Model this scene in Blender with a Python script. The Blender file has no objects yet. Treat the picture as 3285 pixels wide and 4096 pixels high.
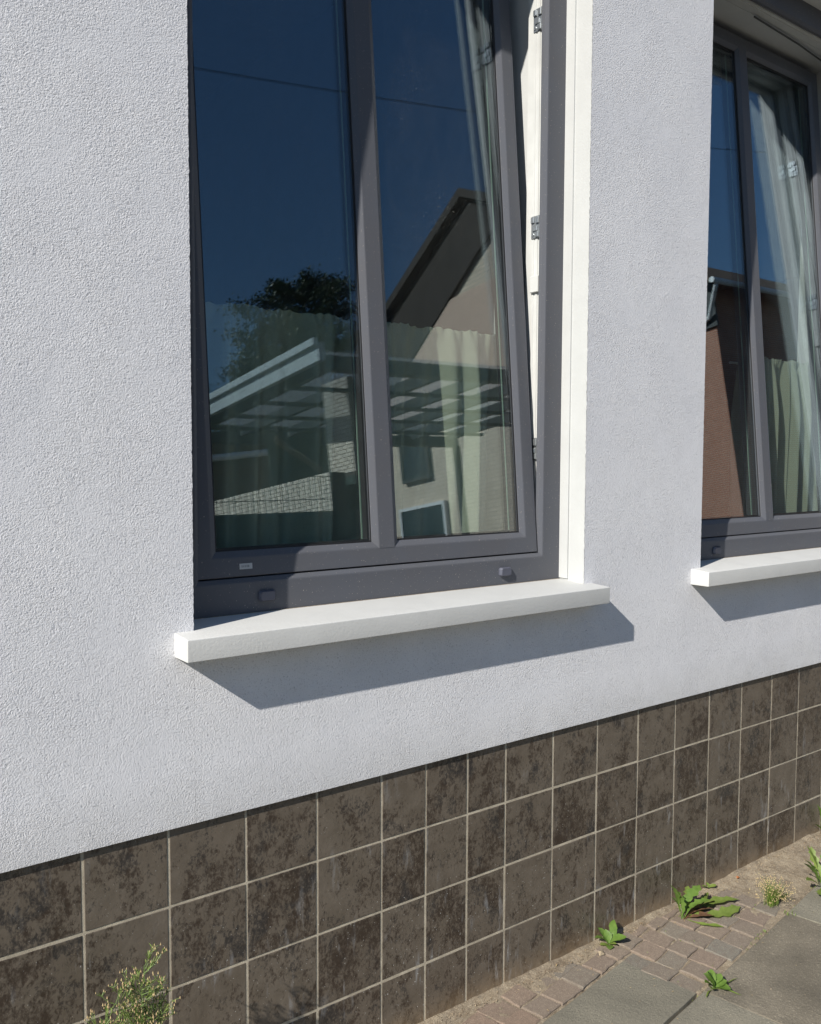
import bpy, bmesh, math, random
from mathutils import Vector, Matrix
random.seed(7)
S = bpy.context.scene
R = math.radians

# ------------------------------------------------------------------ camera
cam = bpy.data.cameras.new('camera'); co = bpy.data.objects.new('camera', cam)
S.collection.objects.link(co); S.camera = co
yaw, pitch, roll = R(37.152), R(-3.482), R(0.227)
fw = Vector((math.sin(yaw)*math.cos(pitch), math.cos(yaw)*math.cos(pitch), math.sin(pitch)))
r0 = Vector((math.cos(yaw), -math.sin(yaw), 0)); u0 = r0.cross(fw)
rr = math.cos(roll)*r0 + math.sin(roll)*u0; uu = -math.sin(roll)*r0 + math.cos(roll)*u0
m = Matrix((rr, uu, -fw)).transposed().to_4x4(); m.translation = Vector((-0.4467, -1.4798, 1.2283))
co.matrix_world = m
cam.sensor_fit = 'VERTICAL'; cam.sensor_height = 24.0; cam.lens = 24.0*3600.7/4096.0
cam.clip_start = 0.02; cam.clip_end = 2000

# ------------------------------------------------------------------ light
SUNV = Vector((0.155, 0.053, -0.115)).normalized()      # direction the light travels
W = bpy.data.worlds.new('World'); S.world = W; W.use_nodes = True
nt = W.node_tree; nt.nodes.clear()
sky = nt.nodes.new('ShaderNodeTexSky'); sky.sky_type = 'NISHITA'; sky.sun_disc = False
sky.sun_elevation = math.asin(-SUNV.z); sky.sun_rotation = math.atan2(-SUNV.x, -SUNV.y)
sky.air_density = 1.3; sky.dust_density = 0.1; sky.ozone_density = 7.0
bg = nt.nodes.new('ShaderNodeBackground'); bg.inputs['Strength'].default_value = 0.060
wo = nt.nodes.new('ShaderNodeOutputWorld')
nt.links.new(sky.outputs[0], bg.inputs[0]); nt.links.new(bg.outputs[0], wo.inputs[0])
sl = bpy.data.lights.new('sun', 'SUN'); sl.energy = 4.7; sl.angle = R(0.55); sl.color = (1.0, 0.955, 0.88)
so = bpy.data.objects.new('sun', sl); S.collection.objects.link(so)
so.rotation_euler = SUNV.to_track_quat('-Z', 'Y').to_euler(); so.location = (-4, -2, 6)
S.view_settings.view_transform = 'Standard'; S.view_settings.look = 'None'
S.view_settings.gamma = 1; S.view_settings.use_curve_mapping = False
S.view_settings.exposure = 0.60
S.cycles.transparent_max_bounces = 24; S.cycles.max_bounces = 10; S.cycles.glossy_bounces = 5

# ------------------------------------------------------------------ helpers
def link(o, parent=None):
    S.collection.objects.link(o)
    if parent: o.parent = parent
    return o
def mesh_obj(name, verts, faces, mats, parent=None, idx=None, smooth=False):
    me = bpy.data.meshes.new(name); me.from_pydata([tuple(v) for v in verts], [], faces)
    for mt in (mats if isinstance(mats, (list, tuple)) else [mats]): me.materials.append(mt)
    if idx: me.polygons.foreach_set('material_index', idx)
    if smooth: me.polygons.foreach_set('use_smooth', [True]*len(me.polygons))
    me.update()
    return link(bpy.data.objects.new(name, me), parent)
def empty(name, loc=(0, 0, 0), rz=0):
    o = bpy.data.objects.new(name, None); o.empty_display_size = .1
    o.location = loc; o.rotation_euler = (0, 0, rz); return link(o)
def tag(o, label=None, cat=None, group=None, kind=None):
    if label: o['label'] = label
    if cat: o['category'] = cat
    if group: o['group'] = group
    if kind: o['kind'] = kind
    return o
class MB:
    def __init__(s): s.v = []; s.f = []; s.i = []
    def add(s, v, f, mi=0):
        n = len(s.v); s.v += [Vector(p) for p in v]; s.f += [tuple(a+n for a in q) for q in f]; s.i += [mi]*len(f)
    def box(s, a, b, mi=0, M=None, ch=0.0):
        x0, y0, z0 = a; x1, y1, z1 = b
        if ch > 0:      # chamfered box
            c = ch; bm = bmesh.new()
            bmesh.ops.create_cube(bm, size=1, matrix=Matrix.Translation(((x0+x1)/2, (y0+y1)/2, (z0+z1)/2)) @ Matrix.Diagonal((x1-x0, y1-y0, z1-z0, 1)))
            bmesh.ops.bevel(bm, geom=bm.edges[:], offset=c, segments=1, affect='EDGES')
            bm.verts.index_update(); v = [w.co.copy() for w in bm.verts]; f = [[w.index for w in q.verts] for q in bm.faces]; bm.free()
        else:
            v = [Vector(p) for p in ((x0,y0,z0),(x1,y0,z0),(x1,y1,z0),(x0,y1,z0),(x0,y0,z1),(x1,y0,z1),(x1,y1,z1),(x0,y1,z1))]
            f = [(0,3,2,1),(4,5,6,7),(0,1,5,4),(1,2,6,5),(2,3,7,6),(3,0,4,7)]
        if M is not None: v = [M @ p for p in v]
        s.add(v, f, mi)
    def tube(s, pts, r, n=6, mi=0, cap=True):
        pts = [Vector(p) for p in pts]; rs = r if isinstance(r, (list, tuple)) else [r]*len(pts)
        V = []; F = []
        for k, p in enumerate(pts):
            t = (pts[min(k+1, len(pts)-1)] - pts[max(k-1, 0)]).normalized()
            a = t.cross(Vector((0, 0, 1)) if abs(t.z) < .9 else Vector((1, 0, 0))).normalized(); b = t.cross(a)
            for j in range(n):
                w = 2*math.pi*j/n; V.append(p + rs[k]*(math.cos(w)*a + math.sin(w)*b))
        for k in range(len(pts)-1):
            for j in range(n): F.append((k*n+j, k*n+(j+1) % n, (k+1)*n+(j+1) % n, (k+1)*n+j))
        if cap: F.append(tuple(range(n))[::-1]); F.append(tuple((len(pts)-1)*n+j for j in range(n)))
        s.add(V, F, mi)
    def build(s, name, mats, parent=None, smooth=False):
        return mesh_obj(name, s.v, s.f, mats, parent, s.i, smooth)

def ring(mb, rect, prof, mi=0, closed=True, mis=None):
    """mitred rectangular ring: rect = x0,z0,x1,z1 ; prof = list of (inset, y)"""
    x0, z0, x1, z1 = rect; V = []
    for u, y in prof: V += [(x0+u, y, z0+u), (x1-u, y, z0+u), (x1-u, y, z1-u), (x0+u, y, z1-u)]
    n = len(prof)
    for k in range(n if closed else n-1):
        a = k*4; b = ((k+1) % n)*4
        fs = [(a+j, a+(j+1) % 4, b+(j+1) % 4, b+j) for j in range(4)]
        base = len(mb.v); 
        mb.f += [tuple(q+mb_off for q in f) for f in fs] if False else []
        ring._q = fs
        mb.__dict__.setdefault('_p', []).append((fs, mis[k] if mis else mi))
    base = len(mb.v); mb.v += [Vector(p) for p in V]
    for fs, mm in mb._p:
        mb.f += [tuple(q+base for q in f) for f in fs]; mb.i += [mm]*4
    mb._p = []

# ------------------------------------------------------------------ materials
def lin(r, g, b): 
    f = lambda c: (c/255/12.92) if c/255 <= .04045 else ((c/255+.055)/1.055)**2.4
    return (f(r), f(g), f(b), 1)
class NT:
    def __init__(s, name):
        s.m = bpy.data.materials.new(name); s.m.use_nodes = True; s.t = s.m.node_tree
        s.b = s.t.nodes['Principled BSDF']; s.out = s.t.nodes['Material Output']
    def n(s, typ, **kw):
        nd = s.t.nodes.new('ShaderNode'+typ)
        for k, v in kw.items():
            if k.startswith('i_'):
                key = k[2:]; key = int(key) if key.isdigit() else key.replace('_', ' ')
                nd.inputs[key].default_value = v
            else: setattr(nd, k, v)
        return nd
    def l(s, a, b): s.t.links.new(a, b)
    def ramp(s, src, stops):
        nd = s.t.nodes.new('ShaderNodeValToRGB'); e = nd.color_ramp.elements
        while len(e) < len(stops): e.new(.5)
        for k, (p, c) in enumerate(stops):
            e[k].position = p; e[k].color = c if isinstance(c, tuple) else (c, c, c, 1)
        s.l(src, nd.inputs[0]); return nd.outputs[0]
    def noise(s, scale, detail=4, rough=.55, dist=0, vec=None, dim='3D'):
        nd = s.n('TexNoise', noise_dimensions=dim); nd.inputs['Scale'].default_value = scale
        nd.inputs['Detail'].default_value = detail; nd.inputs['Roughness'].default_value = rough; nd.inputs['Distortion'].default_value = dist
        if vec is not None: s.l(vec, nd.inputs['Vector'])
        return nd.outputs['Fac']
    def pos(s): return s.n('NewGeometry').outputs['Position']
    def mix(s, fac, a, b, typ='MIX'):
        nd = s.n('MixRGB', blend_type=typ)
        for k, v in ((0, fac), (1, a), (2, b)):
            if isinstance(v, (int, float)): nd.inputs[k].default_value = v
            elif isinstance(v, tuple): nd.inputs[k].default_value = v
            else: s.l(v, nd.inputs[k])
        return nd.outputs[0]
    def math(s, op, a, b=0):
        nd = s.n('Math', operation=op)
        for k, v in ((0, a), (1, b)):
            if isinstance(v, (int, float)): nd.inputs[k].default_value = v
            else: s.l(v, nd.inputs[k])
        return nd.outputs[0]
    def bump(s, h, dist, strength=1.0):
        nd = s.n('Bump'); nd.inputs['Distance'].default_value = dist; nd.inputs['Strength'].default_value = strength
        s.l(h, nd.inputs['Height']); s.l(nd.outputs[0], s.b.inputs['Normal'])
    def col(s, c):
        if isinstance(c, tuple): s.b.inputs['Base Color'].default_value = c
        else: s.l(c, s.b.inputs['Base Color'])
    def rough(s, r):
        if isinstance(r, (int, float)): s.b.inputs['Roughness'].default_value = r
        else: s.l(r, s.b.inputs['Roughness'])

def mapped(k, vec, sc, loc=(0, 0, 0)):
    mp = k.n('Mapping'); mp.inputs['Scale'].default_value = sc; mp.inputs['Location'].default_value = loc
    k.l(vec, mp.inputs['Vector']); return mp.outputs[0]

def mat_plaster():
    k = NT('lilac_grey_render'); p = k.pos()
    warp = k.n('VectorMath', operation='MULTIPLY_ADD')
    nz = k.n('TexNoise'); nz.inputs['Scale'].default_value = 60; nz.inputs['Detail'].default_value = 1; k.l(p, nz.inputs['Vector'])
    k.l(nz.outputs['Color'], warp.inputs[0]); warp.inputs[1].default_value = (.010, .010, .010); k.l(p, warp.inputs[2])
    n1 = k.noise(335, 3, .66, .15, warp.outputs[0])
    grains = k.ramp(n1, [(.34, 0.0), (.47, .55), (.66, 1.0)])
    n2 = k.noise(520, 1.5, .5, .3, p)
    mask = k.ramp(k.noise(7, 3, .6, .5, p), [(.33, .35), (.60, 1.0)])
    h = k.math('ADD', k.math('MULTIPLY', k.math('MULTIPLY', grains, mask), 1.0), k.math('MULTIPLY', n2, .28))
    h = k.math('ADD', h, k.math('MULTIPLY', k.noise(9, 3, .5, 0, p), 1.1))
    k.bump(h, .00135, .75)
    tint = k.ramp(k.noise(3.2, 4, .6, .3, p), [(.3, (.655, .655, .680, 1)), (.7, (.715, .712, .728, 1))])
    c = k.mix(k.ramp(grains, [(0, .6), (.2, 0.0)]), tint, (.30, .295, .31, 1))
    # faint splash dirt just above the tiles and rare dark flecks
    z = k.n('SeparateXYZ'); k.l(p, z.inputs[0])
    low = k.ramp(z.outputs['Z'], [(.575, .55), (.68, 0.0)])
    c = k.mix(k.math('MULTIPLY', low, k.noise(16, 4, .6, 0, p)), c, (.36, .35, .32, 1))
    vo = k.n('TexVoronoi'); vo.inputs['Scale'].default_value = 2.3; k.l(p, vo.inputs['Vector'])
    c = k.mix(k.ramp(vo.outputs['Distance'], [(.006, .8), (.016, 0.0)]), c, (.10, .09, .13, 1))
    k.col(c); k.rough(.9); k.b.inputs['Specular IOR Level'].default_value = .25
    return k.m
def mat_white(name, c, bs=.0010, scale=220, rough=.6):
    k = NT(name); p = k.pos()
    t = k.mix(k.ramp(k.noise(11, 4, .6, .4, p), [(.4, 0.0), (.75, .5)]), c, tuple(v*.86 for v in c[:3])+(1,))
    sp = k.ramp(k.noise(330, 1, .5, 0, p), [(.73, 0.0), (.77, .5)])
    t = k.mix(sp, t, (.30, .27, .22, 1))
    h = k.math('ADD', k.noise(scale, 3, .5, .4, p), k.math('MULTIPLY', k.noise(25, 2, .5, 0, p), .5))
    k.bump(h, bs, .8); k.col(t); k.rough(rough); return k.m
def mat_plain(name, c, rough=.5, metal=0, bs=0, scale=200, var=.12, spec=.5):
    k = NT(name); p = k.pos()
    k.col(k.mix(k.ramp(k.noise(14, 4, .6, .2, p), [(.35, 0.0), (.7, 1.0)]), c, tuple(v*(1-var) for v in c[:3])+(1,)))
    k.rough(rough); k.b.inputs['Metallic'].default_value = metal; k.b.inputs['Specular IOR Level'].default_value = spec
    if bs: k.bump(k.noise(scale, 3, .5, 0, p), bs)
    return k.m
def mat_frame():
    k = NT('anthracite_grained_pvc'); p = k.pos()
    base = lin(86, 88, 94)
    c = k.mix(k.ramp(k.noise(10, 4, .6, .3, p), [(.35, 0.0), (.75, .55)]), base, lin(88, 87, 89))
    dust = k.ramp(k.noise(420, 1, .5, 0, p), [(.74, 0.0), (.78, .7)])
    c = k.mix(dust, c, lin(190, 180, 165))
    k.col(c); k.rough(.45); k.b.inputs['Specular IOR Level'].default_value = .16
    g = k.noise(1, 3, .6, 0, mapped(k, p, (500, 500, 90))); k.bump(g, .00025, .6)
    return k.m
def mat_tile():
    k = NT('mottled_brown_tile'); p = k.pos()
    oi = k.n('ObjectInfo'); rnd = oi.outputs['Random']
    cmb = k.n('CombineXYZ')
    for j, mlt in enumerate((17.3, 5.1, 29.7)): k.l(k.math('MULTIPLY', rnd, mlt), cmb.inputs[j])
    add = k.n('VectorMath', operation='ADD'); k.l(p, add.inputs[0]); k.l(cmb.outputs[0], add.inputs[1]); v = add.outputs[0]
    big = k.noise(11, 3, .6, .8, mapped(k, v, (1.0, 1, .75)))
    mid = k.noise(58, 7, .74, .5, mapped(k, v, (1.15, 1, .8)))
    fine = k.noise(170, 5, .7, .4, mapped(k, v, (1.2, 1, .8)))
    amt = k.math('ADD', k.math('ADD', k.math('MULTIPLY', big, .36), k.math('MULTIPLY', mid, .46)), k.math('MULTIPLY', fine, .40))
    amt = k.math('ADD', amt, k.math('MULTIPLY', k.math('SUBTRACT', rnd, .55), .055))
    blot = k.ramp(amt, [(.598, 0.0), (.640, .55), (.70, 1.0)])
    base = k.mix(k.ramp(k.noise(24, 5, .6, .2, v), [(.3, 0.0), (.7, 1.0)]), lin(106, 97, 86), lin(91, 82, 71))
    base = k.mix(k.math('MULTIPLY', rnd, .35), base, lin(84, 74, 64))
    dark = k.mix(k.ramp(k.noise(15, 2, .5, 0, v), [(.52, 0.0), (.62, 1.0)]), lin(46, 35, 28), lin(35, 34, 36))
    c = k.mix(k.math('MULTIPLY', blot, .86), base, dark)
    # white lime runs and splashes, mostly near the ground
    z = k.n('SeparateXYZ'); k.l(p, z.inputs[0])
    st = k.ramp(k.noise(60, 4, .6, .2, mapped(k, p, (1.3, 1, .22), (3, 0, 1))), [(.57, 0.0), (.68, .6)])
    spot = k.ramp(k.noise(9, 2, .5, 0, p), [(.50, 0.0), (.62, 1.0)])
    c = k.mix(k.math('MULTIPLY', k.math('MULTIPLY', st, spot), k.ramp(z.outputs['Z'], [(.05, 1.0), (.5, .35)])), c, lin(150, 150, 150))
    fl = k.ramp(k.noise(260, 1, .5, 0, p), [(.73, 0.0), (.75, .9)])
    c = k.mix(k.math('MULTIPLY', fl, k.ramp(z.outputs['Z'], [(.1, 1.0), (.5, .25)])), c, lin(205, 205, 200))
    foot = k.ramp(z.outputs['Z'], [(.0, .75), (.055, 0.0)])
    c = k.mix(k.math('MULTIPLY', foot, k.noise(40, 4, .6, 0, p)), c, lin(150, 128, 100))
    k.col(c); k.rough(k.ramp(amt, [(.5, .5), (.7, .34)]))
    h = k.math('SUBTRACT', k.math('MULTIPLY', k.noise(35, 4, .6, .3, v), 1.6), k.math('MULTIPLY', blot, .35))
    k.bump(h, .0009, .8); return k.m
def mat_grout():
    k = NT('sandy_grout'); p = k.pos()
    k.col(k.mix(k.ramp(k.noise(40, 5, .6, .2, p), [(.3, 0.0), (.7, 1.0)]), lin(190, 180, 160), lin(156, 146, 128))); k.rough(.95)
    k.bump(k.noise(700, 3, .6, 0, p), .0012); return k.m
def mat_concrete(name, a, b, speck=.5, bs=.0020):
    k = NT(name); p = k.pos()
    c = k.mix(k.ramp(k.noise(5, 5, .65, .4, p), [(.34, 0.0), (.66, 1.0)]), a, b)
    c = k.mix(k.ramp(k.noise(330, 3, .7, 0, p), [(.50, 0.0), (.66, speck)]), c, tuple(v*.5 for v in a[:3])+(1,))
    c = k.mix(k.ramp(k.noise(125, 4, .75, 0, p), [(.42, 0.0), (.62, .38)]), c, tuple(v*.55 for v in a[:3])+(1,))
    c = k.mix(k.ramp(k.noise(260, 2, .6, 0, mapped(k, p, (1, 1, 1), (5, 3, 1))), [(.60, 0.0), (.70, speck)]), c, tuple(min(1, v*1.9) for v in a[:3])+(1,))
    c = k.mix(k.ramp(k.noise(3.1, 4, .6, .6, mapped(k, p, (1, 1, 1), (2.7, 1.3, 0))), [(.46, 0.0), (.66, .5)]), c, tuple(v*.42 for v in b[:3])+(1,))
    oi = k.n('ObjectInfo'); c = k.mix(k.math('MULTIPLY', oi.outputs['Random'], .3), c, tuple(v*.72 for v in b[:3])+(1,))
    k.col(c); k.rough(.92)
    k.bump(k.math('ADD', k.noise(420, 4, .65, 0, p), k.math('MULTIPLY', k.noise(130, 4, .6, 0, p), 1.5)), bs); return k.m
def mat_paver():
    k = NT('worn_clinker'); p = k.pos(); oi = k.n('ObjectInfo')
    base = k.ramp(oi.outputs['Random'], [(0, lin(130, 115, 101)), (.3, lin(118, 112, 101)), (.6, lin(126, 111, 98)), (.8, lin(113, 111, 102)), (1, lin(134, 113, 97))])
    c = k.mix(k.ramp(k.noise(90, 5, .65, .3, p), [(.35, 0.0), (.7, .6)]), base, lin(98, 84, 72))
    c = k.mix(k.ramp(k.noise(420, 3, .6, 0, p), [(.56, 0.0), (.7, .5)]), c, lin(190, 175, 155))
    k.col(c); k.rough(.9); k.bump(k.noise(300, 5, .65, 0, p), .0022); return k.m
def mat_sand():
    k = NT('joint_sand'); p = k.pos()
    c = k.mix(k.ramp(k.noise(14, 5, .6, .3, p), [(.35, 0.0), (.65, 1.0)]), lin(162, 148, 126), lin(134, 122, 105))
    c = k.mix(k.ramp(k.noise(38, 5, .7, .5, p), [(.45, 0.0), (.62, .55)]), c, lin(112, 96, 74))
    c = k.mix(k.ramp(k.noise(190, 3, .7, 0, p), [(.56, 0.0), (.66, .5)]), c, lin(196, 184, 160))
    c = k.mix(k.ramp(k.noise(500, 3, .7, 0, p), [(.5, 0.0), (.65, .7)]), c, lin(84, 72, 58))
    k.col(c); k.rough(1); k.bump(k.math('ADD', k.noise(350, 5, .7, 0, p), k.noise(60, 3, .5, 0, p)), .004); return k.m
def mat_glass():
    k = NT('double_glazing'); t = k.t; t.nodes.remove(k.b); p = k.pos()
    geo = k.n('NewGeometry'); ior = k.math('ADD', 1.66, k.math('MULTIPLY', geo.outputs['Backfacing'], 1/1.66-1.66))
    fr = k.n('Fresnel'); k.l(ior, fr.inputs['IOR'])
    tr = k.n('BsdfTransparent'); tr.inputs[0].default_value = (.955, .975, .965, 1)
    gl = k.n('BsdfGlossy'); gl.inputs['Roughness'].default_value = 0.0; gl.inputs[0].default_value = (.76, .89, 1, 1)
    mx = k.n('MixShader'); k.l(fr.outputs[0], mx.inputs[0]); k.l(tr.outputs[0], mx.inputs[1]); k.l(gl.outputs[0], mx.inputs[2])
    # dust and dried drops
    df = k.n('BsdfDiffuse'); df.inputs[0].default_value = (.55, .53, .48, 1)
    sp = k.ramp(k.noise(430, 1, .5, 0, p), [(.72, 0.0), (.76, .4)])
    film = k.ramp(k.noise(30, 5, .7, .3, mapped(k, p, (1, 1, .35))), [(.35, .001), (.75, .008)])
    dust = k.math('ADD', k.math('MULTIPLY', sp, k.ramp(k.noise(6, 3, .5, 0, p), [(.45, .0), (.62, 1.0)])), film)
    m2 = k.n('MixShader'); k.l(dust, m2.inputs[0]); k.l(mx.outputs[0], m2.inputs[1]); k.l(df.outputs[0], m2.inputs[2])
    k.l(m2.outputs[0], k.out.inputs[0]); return k.m
def mat_sheet():
    k = NT('clear_ribbed_roof_sheet'); p = k.pos()
    tr = k.n('BsdfTransparent'); tr.inputs[0].default_value = (.8, .82, .85, 1); tl = k.n('BsdfTranslucent'); tl.inputs[0].default_value = (.6, .6, .62, 1)
    m1 = k.n('MixShader'); m1.inputs[0].default_value = .16; k.l(tr.outputs[0], m1.inputs[1]); k.l(tl.outputs[0], m1.inputs[2]); k.l(m1.outputs[0], k.out.inputs[0]); return k.m
def mat_cloth():
    k = NT('cream_voile'); p = k.pos(); t = k.t
    w = k.noise(1, 2, .5, 0, mapped(k, p, (900, 900, 60)))
    c = k.mix(w, lin(192, 196, 178), lin(170, 174, 156))
    k.col(c); k.rough(.9)
    tl = k.n('BsdfTranslucent'); tl.inputs[0].default_value = (.5, .52, .42, 1)
    mx = k.n('MixShader'); mx.inputs[0].default_value = .3
    k.l(k.b.outputs[0], mx.inputs[1]); k.l(tl.outputs[0], mx.inputs[2]); k.l(mx.outputs[0], k.out.inputs[0]); return k.m
def mat_leaf(name, a, b, trans=.35):
    k = NT(name); p = k.pos()
    c = k.mix(k.ramp(k.noise(60, 4, .6, 0, p), [(.3, 0.0), (.7, 1.0)]), a, b)
    k.col(c); k.rough(.5); k.bump(k.noise(350, 3, .5, 0, p), .0006)
    tl = k.n('BsdfTranslucent'); k.l(c, tl.inputs[0])
    mx = k.n('MixShader'); mx.inputs[0].default_value = trans
    k.l(k.b.outputs[0], mx.inputs[1]); k.l(tl.outputs[0], mx.inputs[2]); k.l(mx.outputs[0], k.out.inputs[0]); return k.m
def mat_brickwall(name, a, b, mortar, w=.22, h=.073, ms=.012, axis='YZ'):
    k = NT(name); p = k.pos(); sx = k.n('SeparateXYZ'); k.l(p, sx.inputs[0]); cb = k.n('CombineXYZ')
    k.l(sx.outputs['Y' if axis == 'YZ' else 'X'], cb.inputs[0]); k.l(sx.outputs['Z'], cb.inputs[1])
    br = k.n('TexBrick'); k.l(cb.outputs[0], br.inputs['Vector'])
    br.inputs['Color1'].default_value = a; br.inputs['Color2'].default_value = b; br.inputs['Mortar'].default_value = mortar
    br.inputs['Scale'].default_value = 1; br.inputs['Brick Width'].default_value = w; br.inputs['Row Height'].default_value = h; br.inputs['Mortar Size'].default_value = ms
    k.col(k.mix(k.ramp(k.noise(3, 4, .6, 0, p), [(.3, 0.0), (.7, .4)]), br.outputs[0], tuple(v*.6 for v in a[:3])+(1,))); k.rough(.9); return k.m

M = dict(
    plaster=mat_plaster(), reveal=mat_white('white_reveal_paint', (.465, .47, .46, 1), .0005, 260),
    sill=mat_white('white_painted_sill', (.53, .53, .515, 1), .00045, 200),
    frame=mat_frame(), pvc=mat_plain('white_pvc', (.52, .52, .50, 1), .35), warm=mat_plain('grey_sealed_flange', (.20, .195, .19, 1), .5),
    gasket=mat_plain('black_rubber', (.012, .012, .014, 1), .6), spacer=mat_plain('dark_spacer', (.03, .03, .032, 1), .4),
    greenedge=mat_plain('pale_green_glass_edge', (.36, .46, .40, 1), .2), metal=mat_plain('zinc_hardware', (.42, .44, .45, 1), .35, .8),
    cap=mat_plain('grey_cap', lin(82, 84, 96), .4), sticker=mat_plain('silver_sticker', (.42, .43, .44, 1), .4),
    stickertxt=mat_plain('sticker_print', (.20, .21, .22, 1), .5),
    tile=mat_tile(), grout=mat_grout(), slab=mat_concrete('concrete_slab', lin(142, 136, 120), lin(120, 116, 103)),
    slabdirty=mat_concrete('stained_slab', lin(130, 122, 107), lin(103, 96, 83)),
    asphalt=mat_concrete('asphalt', (.055, .055, .055, 1), (.045, .045, .047, 1), .4, .003), paver=mat_paver(), sand=mat_sand(),
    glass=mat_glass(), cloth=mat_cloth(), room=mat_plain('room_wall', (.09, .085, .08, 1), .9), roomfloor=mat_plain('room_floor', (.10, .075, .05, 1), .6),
    leaf=mat_leaf('bright_leaf', (.105, .19, .03, 1), (.17, .27, .055, 1)), leaf2=mat_leaf('olive_leaf', (.14, .20, .035, 1), (.22, .29, .065, 1)),
    dry=mat_leaf('dry_leaf', (.22, .12, .065, 1), (.14, .075, .045, 1), .15), stem=mat_leaf('stem_green', (.12, .21, .05, 1), (.17, .22, .07, 1), .1),
    bud=mat_leaf('straw_bud', (.50, .42, .20, 1), (.42, .27, .16, 1), .2), pebble=mat_concrete('pebble', lin(170, 155, 128), lin(130, 110, 92)),
    orange=mat_plain('orange_peel_bit', (.30, .11, .035, 1), .6), kerb=mat_concrete('kerb_concrete', (.26, .26, .25, 1), (.22, .22, .21, 1)),
    darkgreen=mat_plain('dark_green_paint', (.018, .045, .036, 1), .6), timber=mat_plain('pale_timber', (.30, .22, .15, 1), .8),
    fascia=mat_plain('pale_grey_fascia', (.42, .47, .48, 1), .4), darkbeam=mat_plain('dark_beam', (.05, .055, .055, 1), .6),
    wbrick=mat_plain('cream_brick', (.78, .70, .58, 1), .9, var=.3), mortar=mat_plain('grey_mortar', (.10, .085, .07, 1), 1),
    roof=mat_plain('dark_roof_tiles', (.035, .026, .02, 1), .8), pinkwall=mat_plain('pinkish_render', (.64, .47, .37, 1), .9),
    beigewall=mat_brickwall('beige_brick', (.72, .60, .47, 1), (.64, .53, .41, 1), (.52, .45, .37, 1)),
    redbrick=mat_brickwall('red_brick', (.42, .17, .10, 1), (.34, .13, .08, 1), (.40, .31, .25, 1)),
    brownroof=mat_plain('brown_roof', (.12, .075, .045, 1), .8), whitepaint=mat_plain('white_paint', (.75, .76, .76, 1), .5),
    winglass=mat_plain('dark_window_glass', (.02, .03, .035, 1), .05), wire=mat_plain('dark_wire', (.02, .02, .02, 1), .5),
    bark=mat_plain('bark', (.07, .05, .035, 1), .9), needles=mat_leaf('dark_evergreen', (.018, .035, .010, 1), (.03, .05, .018, 1), .2),
    roofsheet=mat_sheet(),
)

# ------------------------------------------------------------------ ground, street, pavement
tag(mesh_obj('ground', [(-400, -400, -.16), (400, -400, -.16), (400, 400, -.16), (-400, 400, -.16)], [(0, 1, 2, 3)], M['asphalt']), kind='structure')
tag(mesh_obj('road', [(-60, -5.1, -.12), (60, -5.1, -.12), (60, -1.75, -.12), (-60, -1.75, -.12)], [(0, 1, 2, 3)], M['asphalt']), kind='structure')
b = MB(); b.box((-60, -1.85, -.15), (60, -1.75, .0), 0, None, .01); b.box((-60, -5.2, -.15), (60, -5.1, .0), 0, None, .01)
tag(b.build('kerb', M['kerb']), kind='structure')
b = MB(); b.box((-60, -9.5, -.15), (60, -5.2, -.01)); tag(b.build('far_pavement', M['kerb']), kind='structure')
# pavement bed: sand with real unevenness
def grid(x0, x1, y0, y1, nx, ny, zf):
    V = [(x0+(x1-x0)*i/nx, y0+(y1-y0)*j/ny, zf(x0+(x1-x0)*i/nx, y0+(y1-y0)*j/ny)) for j in range(ny+1) for i in range(nx+1)]
    F = [(j*(nx+1)+i, j*(nx+1)+i+1, (j+1)*(nx+1)+i+1, (j+1)*(nx+1)+i) for j in range(ny) for i in range(nx)]
    return V, F
from mathutils import noise as mn
def bedz(x, y):
    n = mn.noise(Vector((x*22, y*22, 0)))*.0035 + mn.noise(Vector((x*70, y*70, 3)))*.0018
    d = max(0, 1 - (-y)/.035)                    # fillet of dirt against the wall
    far = max(0, min(1, (x-1.72)/.2)) * max(0, min(1, 1-(-y-.02)/.16))   # sand drift at the far end
    px, py = x-1.2939, y+.2885; aa = px*.987+py*.161; bb = px*.161-py*.987
    slabz = (bb > -.199 and aa < -.004) or bb > .002
    return (-.0145 if slabz else -.0048) + n*(.5 if slabz else .8) + .008*d*(.6+.6*mn.noise(Vector((x*9, 0, 5)))) + .010*far
V, F = grid(.4, 3.2, -.62, .02, 420, 110, bedz)
pave = tag(mesh_obj('pavement', V, F, M['sand'], smooth=True), kind='structure')
V, F = grid(-8, 8, -1.75, .0, 8, 2, lambda x, y: -.018)
tag(mesh_obj('pavement_bed', V, F, M['sand']), kind='structure')

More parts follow.
